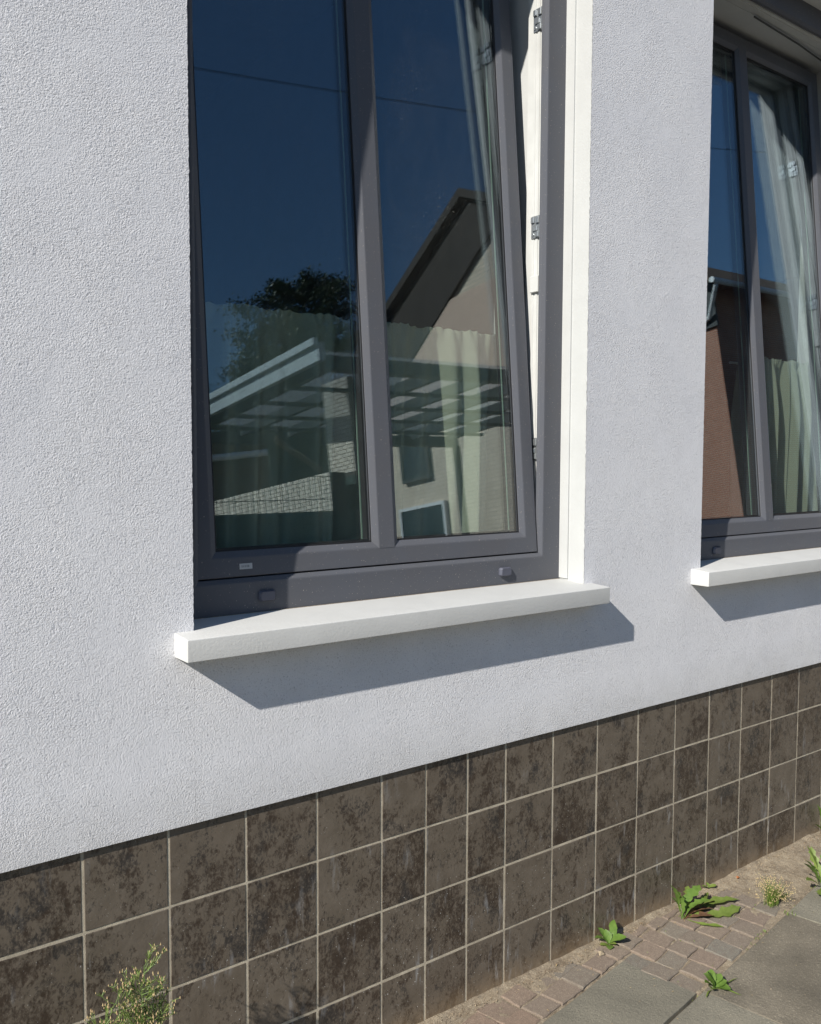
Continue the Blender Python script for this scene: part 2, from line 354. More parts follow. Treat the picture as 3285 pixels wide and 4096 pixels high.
A = Vector((.987, .161, 0)).normalized(); B = Vector((.161, -.987, 0)).normalized(); O = Vector((1.2939, -.2885, 0))
def slab_at(a0, a1, b0, b1, name, mat, top=0.0, th=.05, jit=0.0, seed=0, parent=pave, rough_edge=0.0, sub=1):
    """block with worn chamfered rim, corners in the pavement's own a/b directions"""
    rnd = random.Random(seed); c = .0022 if name == 'brick' else .0010
    cs = [(a0, b0), (a1, b0), (a1, b1), (a0, b1)]
    cs = [(p[0]+rnd.uniform(-jit, jit), p[1]+rnd.uniform(-jit, jit)) for p in cs]
    outer = []
    for k in range(4):
        p, q = cs[k], cs[(k+1) % 4]
        for s_ in range(sub):
            t = s_/sub; e = rnd.uniform(-rough_edge, rough_edge) if s_ else 0
            dx, dy = q[0]-p[0], q[1]-p[1]; L = math.hypot(dx, dy)+1e-9
            outer.append((p[0]+dx*t - dy/L*e, p[1]+dy*t + dx/L*e))
    cx = sum(p[0] for p in outer)/len(outer); cy = sum(p[1] for p in outer)/len(outer)
    def P(a, b_, z): w = O + A*a + B*b_; return Vector((w.x, w.y, z))
    n = len(outer); tilt = (rnd.uniform(-1, 1)*jit*.6, rnd.uniform(-1, 1)*jit*.6)
    def zt(a, b_, z): return z + ((a-cx)*tilt[0] + (b_-cy)*tilt[1])/max(.02, abs(a1-a0))
    Vv = [P(a, b_, top-th) for a, b_ in outer] + [P(a, b_, zt(a, b_, top-c)) for a, b_ in outer]
    inn = []
    for a, b_ in outer:
        L = math.hypot(a-cx, b_-cy); s_ = (L-c*1.5)/L; inn.append((cx+(a-cx)*s_, cy+(b_-cy)*s_))
    Vv += [P(a, b_, zt(a, b_, top)) for a, b_ in inn]
    Ff = [tuple(range(2*n, 3*n))]
    for k in range(n):
        j = (k+1) % n; Ff += [(k, j, n+j, n+k), (n+k, n+j, 2*n+j, 2*n+k)]
    o = mesh_obj(name, Vv, Ff, mat, parent)
    # make all faces point outwards
    me = o.data; bm = bmesh.new(); bm.from_mesh(me); bmesh.ops.recalc_face_normals(bm, faces=bm.faces[:])
    if bm.faces[0].normal.z < 0: bmesh.ops.reverse_faces(bm, faces=bm.faces[:])
    bm.to_mesh(me); bm.free(); return o
sd = 100
g = .004
# slab row next to the wall (left of the cobbles), then the rows further out
for i in range(0, 3):
    slab_at(-.5*(i+1)+(g if i else 0), -.5*i-g, -.195, -.004, 'paving_slab', M['slab'], 0, .05, .0015, sd+i, rough_edge=.0012, sub=8)
for row in range(3):
    for i in range(-6, 7):
        off = .018 if row == 0 else .018
        a0 = off+.5*i; slab_at(a0+g/2, a0+.5-g/2, .004+.5*row, .5+.5*row-g/2, 'paving_slab', M['slabdirty'] if (row == 0 and i == 0) else M['slab'], .0 + random.uniform(-.002, .002), .05, .0015, sd+20+row*20+i, rough_edge=.0012, sub=8)
# row of clinkers between slab and wall
x = -1.05; k_ = 0
while x < -.05:
    w = random.uniform(.072, .086)
    wallY = 0.0
    # distance (in b) from the slab edge up to the wall at this place
    pt = O + A*(x+w/2); bw = pt.y/.987 + .012; b1 = -.203; q_ = 0
    while b1-bw > .022:
        b0 = max(bw, b1-random.uniform(.058, .066)); 
        if b0-bw < .018: b0 = bw
        slab_at(x+.0018, x+w-.0018, b0+.0018, b1-.0018, 'brick', M['paver'], random.uniform(-.002, .002)-.003*q_, .05, .003, 400+k_*5+q_, rough_edge=.0015, sub=4)
        b1 = b0; q_ += 1
    x += w; k_ += 1
# patch of clinkers laid across
a = -.012; col = 0
while a < .93:
    w = random.uniform(.062, .075)
    pt = O + A*(a+w/2); bw = (pt.y)/.987 + .014
    bpos = -.004 - random.choice((0, .0, .012)); skew = random.uniform(-.004, .004)
    while bpos > bw+.02:
        L = random.uniform(.058, .078); b0 = max(bpos-L, bw)
        if b0-bw < .02: b0 = bw
        drop = random.uniform(-.0025, .0012) - max(0, (a-.36))*.022
        gp = random.uniform(.0012, .0030)
        slab_at(a+gp, a+w-gp, b0+gp, bpos-gp, 'brick', M['paver'], drop, .05, .0038, 700+col*31+int(bpos*1000), rough_edge=.0020, sub=4)
        bpos = b0
    a += w; col += 1
# crumbs of mortar and grit along the wall foot and on the slabs
b = MB(); rnd = random.Random(5)
for i in range(1500):
    t = rnd.random()
    if t < .72: x = rnd.uniform(.75, 2.7); y = -.006-abs(rnd.gauss(0, .016)); s_ = rnd.uniform(.0008, .0028)
    else: x = rnd.uniform(.9, 2.7); y = rnd.uniform(-.45, -.02); s_ = rnd.uniform(.0006, .0020)
    z = max(bedz(x, y), -.002) + s_*.3
    vs = [Vector((x+rnd.uniform(-1, 1)*s_, y+rnd.uniform(-1, 1)*s_, z+dz*s_)) for dz in (-.5, -.4, .2, .7, .9)]
    b.add(vs, [(0, 1, 3), (1, 2, 3), (2, 0, 3), (1, 4, 2), (0, 4, 1), (0, 2, 4)])
tag(b.build('grit', M['pebble']), 'pale crumbs of mortar and grit scattered along the foot of the tiled wall', 'grit', kind='stuff')

# ------------------------------------------------------------------ the house
house = tag(empty('house', (1.2, 0, 0)), 'grey rendered house front with brown tiled base and two tilted dark framed windows', 'house')
HI = Matrix.Translation((-1.2, 0, 0))
def hp(o):      # parent to the house keeping world coordinates
    o.parent = house; o.matrix_parent_inverse = HI; return o
def wp(o, par): o.parent = par; return o
ZP = .5756                      # lower edge of the render
WX = [(.197, 1.205), (1.675, 2.689)]; ZS = (.905, .911); ZT = 2.641
XL, XR, ZH = -3.2, 7.5, 5.2
# render as one face grid with two openings, turned in at the reveals
xs = [XL, WX[0][0], WX[0][1], WX[1][0], WX[1][1], XR]; mb = MB()
def quad(mb, p, mi=0): mb.add(p, [(0, 1, 2, 3)], mi)
# subdivide vertical edges slightly rough so that the arris is not a ruler line
def arris(x, z, s_): return x + s_*(.0009*mn.noise(Vector((z*160, x*3, 1))) + .0006*mn.noise(Vector((z*420, x, 7))))
NZ = 520
def strip(mb, xa, xb, z0, z1, ja, jb, n):
    V = []; 
    for k in range(n+1):
        z = z0+(z1-z0)*k/n; V += [(arris(xa, z, ja), 0, z), (arris(xb, z, jb), 0, z)]
    mb.add(V, [(2*k, 2*k+1, 2*k+3, 2*k+2) for k in range(n)], 0)
for i in range(5):
    solid = i % 2 == 0
    if solid: strip(mb, xs[i], xs[i+1], ZP, ZT, 1 if i > 0 else 0, 1 if i < 4 else 0, NZ)
    else:
        n0 = max(1, int(NZ*(.90-ZP)/(ZT-ZP)))
        strip(mb, xs[i], xs[i+1], ZP, .90, 0, 0, 1)
quad(mb, [(XL, 0, ZT), (XR, 0, ZT), (XR, 0, ZH), (XL, 0, ZH)])
quad(mb, [(XL, 0, ZP), (XL, .04, ZP), (XR, .04, ZP), (XR, 0, ZP)])
hp(mb.build('rendered_wall', M['plaster']))
for (x0, x1) in WX:
    mb = MB(); n = 260
    for xx, s_ in ((x0, -1), (x1, 1)):
        V = []
        for k in range(n+1):
            z = .90+(ZT-.90)*k/n; V += [(arris(xx, z, 1), 0.0005, z), (xx+.0004*s_, .0030, z), (xx, .30, z)]
        mb.add(V, [q for k in range(n) for q in ((3*k, 3*k+1, 3*k+4, 3*k+3), (3*k+1, 3*k+2, 3*k+5, 3*k+4))])
    mb.box((x1-.030, .158, .90), (x1-.002, .30, ZT)); mb.box((x0+.002, .158, .90), (x0+.045, .30, ZT)); mb.box((x0+.046, .158, ZT-.055), (x1-.031, .30, ZT-.002))
    quad(mb, [(x0, 0, ZT), (x1, 0, ZT), (x1, .30, ZT), (x0, .30, ZT)])
    quad(mb, [(x0, .075, .88), (x1, .075, .88), (x1, .30, .88), (x0, .30, .88)])
    mb.box((x1-.0035, .052, .93), (x1+.002, .0805, ZT-.002)); 
    hp(mb.build('window_reveal', M['reveal']))
# core behind: inner leaf of the wall and dark room
mb = MB()
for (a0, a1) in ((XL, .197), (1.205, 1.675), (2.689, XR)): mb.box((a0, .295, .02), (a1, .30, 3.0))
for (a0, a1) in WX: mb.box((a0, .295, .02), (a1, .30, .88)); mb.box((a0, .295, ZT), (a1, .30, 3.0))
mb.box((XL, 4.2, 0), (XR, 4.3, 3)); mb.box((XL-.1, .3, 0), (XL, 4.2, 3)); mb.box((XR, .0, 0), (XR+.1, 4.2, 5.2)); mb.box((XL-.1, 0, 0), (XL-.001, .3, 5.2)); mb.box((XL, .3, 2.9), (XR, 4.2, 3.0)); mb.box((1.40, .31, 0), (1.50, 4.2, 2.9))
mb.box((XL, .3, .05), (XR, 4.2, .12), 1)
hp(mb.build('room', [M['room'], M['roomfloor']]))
mb = MB(); mb.box((XL, .01, ZH), (XR, 4.3, ZH+.1)); hp(mb.build('roof', M['roof']))

# tiled base: grout bed + single tiles
cx = [0, .1491, .2996, .4532, .6086, .7253, .8429, .9585, 1.1143, 1.2726, 1.4317, 1.5884, 1.7445, 1.9026, 2.0618, 2.2152]
while cx[-1] < 4.2: cx.append(cx[-1]+.157)
while cx[0] > -1.1: cx.insert(0, cx[0]-.149)
rows = [(.578, .433), (.433, .283), (.283, .1294), (.1294, -.02)]
mb = MB(); mb.box((XL, .0085, -.05), (XR, .05, .5752)); plinth = hp(mb.build('plinth', M['grout']))
gj = .0024
for j, (zt, zb) in enumerate(rows):
    for i in range(len(cx)-1):
        rnd = random.Random(i*9+j)
        top = zt-(gj if j else .0035)
        dy = rnd.uniform(-.0005, .0005); mb = MB()
        jt = lambda: rnd.uniform(-.0005, .0005)
        mb.box((cx[i]+gj+jt(), .0078+dy, zb+gj+jt()), (cx[i+1]-gj+jt(), .018, top+(jt() if j else 0)), 0, None, .0009)
        if j == 0 and False: pass
        o = mb.build('tile', M['tile']); o.parent = plinth

# ------------------------------------------------------------------ window builder (local: x from opening's left edge, z absolute)
PV = Vector((0, .086, 1.0))
def window(shift, tilt):
    L0, Rr, z0, z1 = -.022, 1.008, .925, 2.641
    mb = MB()
    prof = [(0, .080), (.060, .080), (.0625, .0806), (.070, .0872), (.070, .097), (.059, .0975), (.059, .108), (.0560, .109), (.0560, .113), (.059, .114),
            (.059, .121), (.0572, .122), (.0572, .126), (.059, .127), (.059, .133), (.055, .134), (.055, .157), (0, .157)]
    mis = [0]*5 + [1]*13
    ring(mb, (L0, z0, Rr, z1), prof, 0, True, mis)
    fr = mb.build('window', [M['frame'], M['pvc']])
    fr.location = (.197+shift, 0, 0); hp(fr)
    ch = []
    def tilted(o):
        o.location = PV; o.rotation_euler = (-tilt, 0, 0); o.parent = fr; ch.append(o); return o
    def rel(mb): 
        mb.v = [v-PV for v in mb.v]; return mb
    # sash
    sx0, sx1, sz0, sz1 = .038, .9345, .998, 2.568
    mb = MB()
    prof = [(0, .0885), (.0012, .0865), (.036, .0860), (.0385, .0866), (.050, .0935), (.050, .1275), (.044, .150), (-.012, .150), (-.012, .132), (0, .131)]
    ring(mb, (sx0, sz0, sx1, sz1), prof, 0, True, [0, 0, 0, 0, 0, 1, 1, 2, 0, 0])
    sash = tilted(rel(mb).build('sash', [M['frame'], M['spacer'], M['warm']]))
    # mullion
    mb = MB(); a0, a1 = .4605, .5035; za, zb = sz0+.036, sz1-.036
    V = []; pr = [(a0-.0115, .0935), (a0, .0866), (a0+.002, .0860), (a1-.002, .0860), (a1, .0866), (a1+.0115, .0935), (a1+.0115, .1275), (a1+.004, .150), (a0-.004, .150), (a0-.0115, .1275)]
    n = len(pr); V = [(p[0], p[1]-.0006, za) for p in pr]+[(p[0], p[1]-.0006, zb) for p in pr]
    mb.add(V, [(k, (k+1) % n, n+(k+1) % n, n+k) for k in range(n)]+[tuple(range(n))[::-1], tuple(range(n, 2*n))])
    tilted(rel(mb).build('mullion', M['frame']))
    # two double-glazed panes
    for (g0, g1) in ((sx0+.046, a0-.006), (a1+.006, sx1-.046)):
        mb = MB(); za, zb = sz0+.046, sz1-.046
        mb.box((g0, .0985, za), (g1, .1025, zb)); mb.box((g0, .1185, za), (g1, .1225, zb))
        tilted(rel(mb).build('glass_pane', M['glass']))
        mb = MB(); q = .0045      # rubber lip and spacer bar around the edge
        ring(mb, (g0+.001, za+.001, g1-.001, zb-.001), [(0, .0960), (q+.002, .0960), (q+.002, .0983), (0, .0983)], 0)
        ring(mb, (g0+.001, za+.001, g1-.001, zb-.001), [(0, .1028), (.010, .1028), (.010, .1182), (0, .1182)], 1)
        tilted(rel(mb).build('glazing_seal', [M['gasket'], M['spacer']]))
        mb = MB(); mb.box((g1-.0115, .1228, za+.004), (g1-.0088, .1256, zb-.004)); tilted(rel(mb).build('glazing_bead', M['greenedge']))
    # keeps on the white rebate, joint cover
    for zz in (2.281, 1.790, 1.25):
        mb = MB(); X = Rr-.059
        mb.box((X-.0022, .105, zz-.027), (X+.001, .134, zz+.027), 0, None, .0006)
        mb.box((X-.0065, .106, zz+.008), (X-.0022, .116, zz+.024), 0, None, .0008); mb.box((X-.0065, .122, zz+.010), (X-.0022, .132, zz+.024), 0, None, .0008)
        mb.box((X-.0055, .112, zz-.010), (X-.0022, .127, zz+.002), 0, None, .0008); mb.box((X-.006, .107, zz-.025), (X-.0022, .118, zz-.012), 0, None, .0008)
        mb.tube([(X-.004, .1275, zz-.018), (X+.0005, .1275, zz-.018)], .004, 10)
        mb.build('lock_keep', M['metal'], fr)
    mb = MB(); mb.box((Rr-.066, .105, 1.632), (Rr-.0565, .132, 1.672), 0, None, .0015); mb.build('joint_cover', M['pvc'], fr)
    # stay arm at the head
    mb = MB(); mb.tube([(.42, .150, z1-.066), (.70, .165, z1-.067), (.90, .185, z1-.068)], .0028, 6); mb.build('stay_arm', M['darkbeam'], fr)
    # drain caps on the lower frame
    for xx in (.186, .819):
        mb = MB()
        Vc = []; h = .0105
        prof = [(-.0185, -h+.004), (-.0145, -h), (.0145, -h), (.0185, -h+.004), (.0185, h-.004), (.0150, h), (-.0150, h), (-.0185, h-.004)]
        for s_, y in ((1.0, .0803), (1.0, .0765), (.80, .0715)):
            Vc += [(xx+p[0]*s_, y, .958+p[1]*s_) for p in prof]
        Ff = [(l*8+k, l*8+(k+1) % 8, (l+1)*8+(k+1) % 8, (l+1)*8+k) for l in range(2) for k in range(8)]+[tuple(range(16, 24))]
        mb.add(Vc, Ff); mb.build('drain_cap', M['cap'], fr)
    return fr, sash
w1, sash1 = window(0, R(5.0))
# maker's sticker with tiny grey lettering on the lower rail of the left window only
mb = MB(); sx, sz = .146, 1.0175
mb.box((sx-.0135, .0851, sz-.0055), (sx+.0135, .0858, sz+.0055), 0)
for k, (u, wd) in enumerate(((-.0085, .0016), (-.0055, .0012), (-.0020, .0020), (.0020, .0020), (.0055, .0026))):
    mb.box((sx+u-wd/2, .0846, sz-.0022), (sx+u+wd/2, .08505, sz+.0022), 1)
mb.v = [v-PV for v in mb.v]
st = mb.build('sticker', [M['sticker'], M['stickertxt']], w1); st.location = PV; st.rotation_euler = (-R(5.0), 0, 0)
# second window: copies of the frame and of every sub-part
w2 = w1.copy(); S.collection.objects.link(w2); w2.location.x += 1.481
for c in w1.children:
    if c.name.startswith('sticker'): continue
    d = c.copy(); S.collection.objects.link(d); d.parent = w2
    if abs(d.rotation_euler.x) > .01: d.rotation_euler.x = -R(5.35)
w1['label'] = 'nearer anthracite window tilted open, drawn full width'
w2['label'] = 'farther anthracite window cut off by the right edge'

# window sills
def sill(x0, x1, zt, nm='window_sill'):
    bm = bmesh.new(); t = .0435; sl_ = .006
    pts = [(-.056, zt-t), (-.056, zt-sl_*.7), (.079, zt+sl_*.8), (.079, zt-t)]
    vs = [[bm.verts.new((x, y, z)) for y, z in pts] for x in (x0, x1)]
    for k in range(4): bm.faces.new((vs[0][k], vs[0][(k+1) % 4], vs[1][(k+1) % 4], vs[1][k]))
    bm.faces.new(vs[0][::-1]); bm.faces.new(vs[1])
    bmesh.ops.recalc_face_normals(bm, faces=bm.faces[:])
    bmesh.ops.bevel(bm, geom=[e for e in bm.edges], offset=.0022, segments=3, affect='EDGES', profile=.6)
    me = bpy.data.meshes.new(nm); bm.to_mesh(me); bm.free(); me.materials.append(M['sill'])
    me.polygons.foreach_set('use_smooth', [True]*len(me.polygons)); 
    try: me.set_sharp_from_angle(angle=R(35))
    except Exception: pass
    o = bpy.data.objects.new(nm, me); S.collection.objects.link(o); return hp(o)
sill(.1613, 1.236, .9225)
sill(1.6335, 2.73, .9285)

for (x0, x1), zz in zip(WX, (.9268, .9328)):      # dirty sealant where frame meets sill
    mb = MB(); mb.box((x0, .0765, zz-.004), (x1-.004, .0799, zz+.0008)); hp(mb.build('sealant', M['sand']))
# ------------------------------------------------------------------ curtains (hang behind the sashes)
def curtain(x0, x1, yr, zt, zb, seed, label):
    rnd = random.Random(seed); nx, nz = 260, 26
    ph = [rnd.uniform(0, 6.28) for _ in range(6)]
    def yy(u, v):       # v: 0 top .. 1 bottom
        a = .006 + .024*min(1, v*2.2)
        return a*(math.sin(u*27+ph[0]+1.1*math.sin(u*8+ph[1])) + .45*math.sin(u*83+ph[2]+1.5*v)) + .0035*math.sin(u*210+ph[3])*(1-min(1, v*5))
    V = []
    for j in range(nz+1):
        v = j/nz
        for i in range(nx+1):
            u = i/nx; ru = .0018*math.sin(u*210+ph[4]+2*math.sin(u*31))+.0022*math.sin(u*53) if j == 0 else 0
            xx = x0+(x1-x0)*u + .012*v*math.sin(u*25+ph[5])
            V.append((xx, yr+yy(u, v), zt+(zb-zt)*(v**1.6)+ru))
    F = [(j*(nx+1)+i, j*(nx+1)+i+1, (j+1)*(nx+1)+i+1, (j+1)*(nx+1)+i) for j in range(nz) for i in range(nx)]
    c = mesh_obj('curtain', V, F, M['cloth'], None, None, True)
    mb = MB(); mb.tube([(x0-.02, yr+.034, zt-.022), (x1+.02, yr+.034, zt-.022)], .004, 8); mb.build('curtain_rod', M['pvc'], c)
    return tag(c, label, 'curtain', 'short curtains behind the windows')
curtain(.27, 1.135, .205, 1.535, .93, 3, 'short gathered cream curtain on a rod behind the nearer window')
curtain(2.17, 2.62, .205, 1.56, .93, 8, 'short gathered cream curtain on a rod behind the farther window')

# ------------------------------------------------------------------ weeds
def leaf_mesh(name, L, Wd, mat, lobes=0, curl=.4, fold=.25, seed=0, n=22):
    """blade along +x, starts at origin, bends upwards then droops"""
    rnd = random.Random(seed); V = []; F = []
    for k in range(n+1):
        t = k/n; w = Wd*1.22*((math.sin(math.pi*min(1, t*.97+.03)**1.55))**.8)*(.35+.65*t if lobes else 1)
        if lobes:
            s_ = (t*lobes) % 1.0; w *= .62+.62*(1-abs(s_-.35)/.65 if s_ > .35 else s_/.35)
        w = max(w, Wd*.07); w *= rnd.uniform(.9, 1.1)
        x = L*t; z = curl*L*(t-1.25*t*t); wob = .06*L*math.sin(t*5+seed)
        V += [(x, wob-w, z+w*fold+rnd.uniform(-1, 1)*Wd*.05), (x, wob, z), (x, wob+w, z+w*fold+rnd.uniform(-1, 1)*Wd*.05)]
    for k in range(n):
        a = 3*k; F += [(a, a+1, a+4, a+3), (a+1, a+2, a+5, a+4)]
    me = bpy.data.meshes.new(name); me.from_pydata(V, [], F); me.materials.append(mat)
    me.polygons.foreach_set('use_smooth', [True]*len(me.polygons)); return me
def weed(name, loc, label, cat, leaves, group='weeds along the foot of the wall'):
    e = tag(empty(name, loc), label, cat, group)
    for i, (az, el, L, Wd, mt, lob, curl) in enumerate(leaves):
        L *= .9; Wd *= .85; me = leaf_mesh('leaf', L, Wd, M[mt], lob, curl, .3, i*3+int(loc[0]*100))
        o = bpy.data.objects.new('leaf', me); link(o, e); o.rotation_euler = (random.uniform(-.3, .3), -R(el), R(az))
        o.location = (random.uniform(-.003, .003), random.uniform(-.003, .003), 0)
        if mt == 'dry': o['label'] = 'withered brown leaf'
    return e
weed('seedling', (1.290, -.026, .0), 'small bright green seedling with five rounded leaves at the wall foot, left of the dandelions', 'weed',
     [(150, 30, .050, .011, 'leaf', 0, .3), (115, 52, .052, .011, 'leaf', 0, .2), (25, 42, .072, .010, 'leaf', 0, .3), (-50, 34, .058, .012, 'leaf', 0, .2), (-25, 20, .044, .010, 'leaf', 0, .2), (-135, 10, .036, .009, 'leaf', 0, .1), (70, 66, .040, .009, 'leaf', 0, .2), (175, 12, .034, .008, 'leaf2', 0, .1), (-85, 22, .030, .007, 'leaf2', 0, .1), (5, 12, .045, .006, 'leaf2', 0, .05)])
weed('dandelion', (1.545, -.060, .0), 'tallest dandelion by the tiles with upright leaves and withered brown ones', 'weed',
     [(150, 72, .120, .016, 'leaf', 5, .25), (175, 80, .098, .015, 'leaf', 5, .3), (120, 66, .070, .012, 'leaf', 4, .3), (10, 38, .125, .017, 'leaf', 5, .35), (25, 24, .130, .014, 'leaf2', 6, .2), (-20, 34, .100, .017, 'leaf', 5, .3),
      (-65, 3, .115, .007, 'leaf2', 3, .15), (-12, 6, .120, .020, 'dry', 4, .15), (-28, 4, .105, .021, 'dry', 4, .2), (0, 6, .150, .021, 'dry', 5, .12), (-20, 2, .205, .020, 'leaf2', 5, .08), (-10, 3, .230, .017, 'leaf2', 5, .05), (8, 8, .175, .010, 'leaf2', 6, .1)])
weed('clover_weed', (1.338, -.298, .0), 'low round leaved green weed growing at the meeting of the slab joints', 'weed',
     [(160, 40, .036, .011, 'leaf', 0, .3), (120, 55, .044, .012, 'leaf', 0, .3), (80, 50, .040, .012, 'leaf', 0, .3), (40, 45, .045, .011, 'leaf', 0, .3), (10, 35, .045, .010, 'leaf', 0, .2), (-30, 25, .040, .011, 'leaf', 0, .2), (-70, 15, .046, .012, 'leaf', 0, .1), (-160, 30, .038, .009, 'leaf2', 0, .2), (150, 70, .045, .010, 'leaf', 0, .2), (-15, 4, .085, .002, 'leaf2', 0, .05), (-60, 3, .07, .002, 'leaf2', 0, .05), (-170, 6, .06, .002, 'leaf2', 0, .1)])
weed('dandelion', (2.02, -.185, .0), 'dark stemmed dandelion beyond the grass tuft, cut off by the right edge', 'weed',
     [(165, 55, .115, .017, 'leaf', 5, .35), (140, 62, .105, .014, 'leaf', 5, .3), (-175, 30, .105, .012, 'leaf2', 6, .2), (60, 68, .12, .014, 'leaf2', 5, .3), (-150, 12, .10, .012, 'leaf2', 6, .1), (10, 60, .13, .014, 'leaf', 5, .3), (-60, 50, .09, .013, 'leaf', 5, .3), (100, 75, .13, .012, 'leaf2', 5, .2), (-100, 35, .08, .010, 'leaf', 5, .2)])
weed('sprout', (1.745, -.008, .004), 'tiny two leaved green sprout in the corner of tiles and pavement', 'weed',
     [(150, 25, .030, .006, 'leaf2', 0, .2), (-15, 18, .030, .007, 'leaf2', 0, .2), (60, 45, .02, .005, 'leaf2', 0, .2)])
weed('wall_weed', (2.36, -.012, .004), 'upright green weed against the tiles at the right edge beside a stone', 'weed',
     [(140, 78, .12, .012, 'leaf', 4, .2), (40, 74, .11, .012, 'leaf', 4, .25), (-100, 60, .09, .011, 'leaf', 4, .3), (170, 50, .07, .011, 'leaf', 4, .3)])
def tuft(loc, n, h, spread, label, seed, seedy=True):
    rnd = random.Random(seed); mb = MB()
    for i in range(n):
        az = rnd.uniform(0, 6.28); l = h*rnd.uniform(.45, 1); s_ = spread*rnd.uniform(.1, 1)
        p0 = Vector((rnd.gauss(0, .010), rnd.gauss(0, .007), 0)); d = Vector((math.cos(az), math.sin(az), 0)); wd = Vector((-d.y, d.x, 0))*rnd.uniform(.0006, .0011)
        V = []
        for k in range(5):
            t = k/4; c = p0+d*s_*t*t+Vector((0, 0, l*(t-.25*t*t))); w = wd*(1-t*.9); V += [c-w, c+w]
        mb.add(V, [(2*k, 2*k+1, 2*k+3, 2*k+2) for k in range(4)], 0)
        if seedy and rnd.random() < .6:
            for q in range(3):
                c = V[-1]+Vector((rnd.uniform(-.006, .006), rnd.uniform(-.006, .006), rnd.uniform(-.012, .002)))
                s2 = .0013; mb.add([c+Vector((-s2, 0, 0)), c+Vector((s2, 0, 0)), c+Vector((0, s2, s2*2)), c+Vector((0, -s2, s2*2))], [(0, 1, 2), (0, 1, 3), (0, 2, 3), (1, 2, 3)], 1)
    o = mb.build('grass_tuft', [M['leaf2'], M['bud']]); o.location = loc
    return tag(o, label, 'grass')
tuft((1.815, -.158, .0), 190, .088, .055, 'wispy seeding grass tuft between clinkers, left of the cropped dandelion', 21)
tuft((1.86, -.155, .0), 60, .03, .06, 'flat dark green creeping grass lying right of the wispy tuft', 22, False)
tuft((1.800, -.222, .0), 14, .016, .02, 'tiny grass sprout in the slab joint below the wispy tuft', 23, False)
# fallen bits
mb = MB(); mb.box((-.011, -.008, 0), (.011, .008, .013), 0, None, .004); o = mb.build('stone', M['pebble']); o.location = (2.345, -.018, .004); o.rotation_euler = (.2, .1, .6); o.scale = (1.5, 1.3, 1.4)
tag(o, 'pale rounded stone lying against the tiled wall near the right edge', 'stone')
mb = MB(); mb.add([(-.006, -.002, .0), (.006, -.003, .001), (.004, .004, .004), (-.004, .003, .005), (0, 0, .006)], [(0, 1, 4), (1, 2, 4), (2, 3, 4), (3, 0, 4), (0, 3, 2, 1)]); o = mb.build('leaf_scrap', M['orange']); o.location = (1.86, -.022, .008)
tag(o, 'small orange brown leaf scrap at the wall foot beyond the tiny sprout', 'leaf scrap')
mb = MB(); mb.add([(-.009, -.004, .0), (.008, -.006, .001), (.009, .004, .006), (-.004, .006, .007), (0, 0, .008)], [(0, 1, 4), (1, 2, 4), (2, 3, 4), (3, 0, 4), (0, 3, 2, 1)]); o = mb.build('mortar_chip', M['pebble']); o.location = (1.235, -.048, .002)
tag(o, 'pale yellow mortar chip left of the small seedling', 'chip')

rnd = random.Random(77); mb = MB()
for i in range(150):
    x = rnd.uniform(.95, 2.6); y = -abs(rnd.gauss(0, .05))-.012 if rnd.random() < .7 else rnd.uniform(-.4, -.03)
    a_ = rnd.uniform(0, 3.14); L_ = rnd.uniform(.003, .012); w_ = rnd.uniform(.0005, .0013); z = max(bedz(x, y), .0005)+.0012
    d = Vector((math.cos(a_), math.sin(a_), rnd.uniform(-.1, .2)))*L_; n_ = Vector((-math.sin(a_), math.cos(a_), .3))*w_; c0 = Vector((x, y, z))
    mb.add([c0-n_, c0+d*.5-n_*1.3+Vector((0, 0, .0008)), c0+d, c0+d*.5+n_*1.3+Vector((0, 0, .0008))], [(0, 1, 2, 3)])
tag(mb.build('straw_litter', M['bud']), 'tiny dry straw and leaf fragments strewn over the pavement beside the wall', 'litter', kind='stuff')
mb = MB()
for i in range(420):
    if rnd.random() < .5: pt = O + A*rnd.uniform(-.1, .9) + B*rnd.gauss(0, .004)
    else: pt = O + A*rnd.uniform(0, .5) + B*rnd.uniform(-.2, .0)
    if mn.noise(Vector((pt.x*14, pt.y*14, 9))) < .08: continue
    az = rnd.uniform(0, 6.28); L_ = rnd.uniform(.0015, .005); d = Vector((math.cos(az), math.sin(az), 1.2))*L_; n_ = Vector((-math.sin(az), math.cos(az), 0))*L_*.28; c0 = Vector((pt.x, pt.y, -.003))
    mb.add([c0-n_*.4, c0+d*.6-n_, c0+d, c0+d*.6+n_], [(0, 1, 2, 3)])
tag(mb.build('joint_moss', M['leaf2']), 'low moss and seedlings growing in the joints between slabs and clinkers', 'moss', kind='stuff')
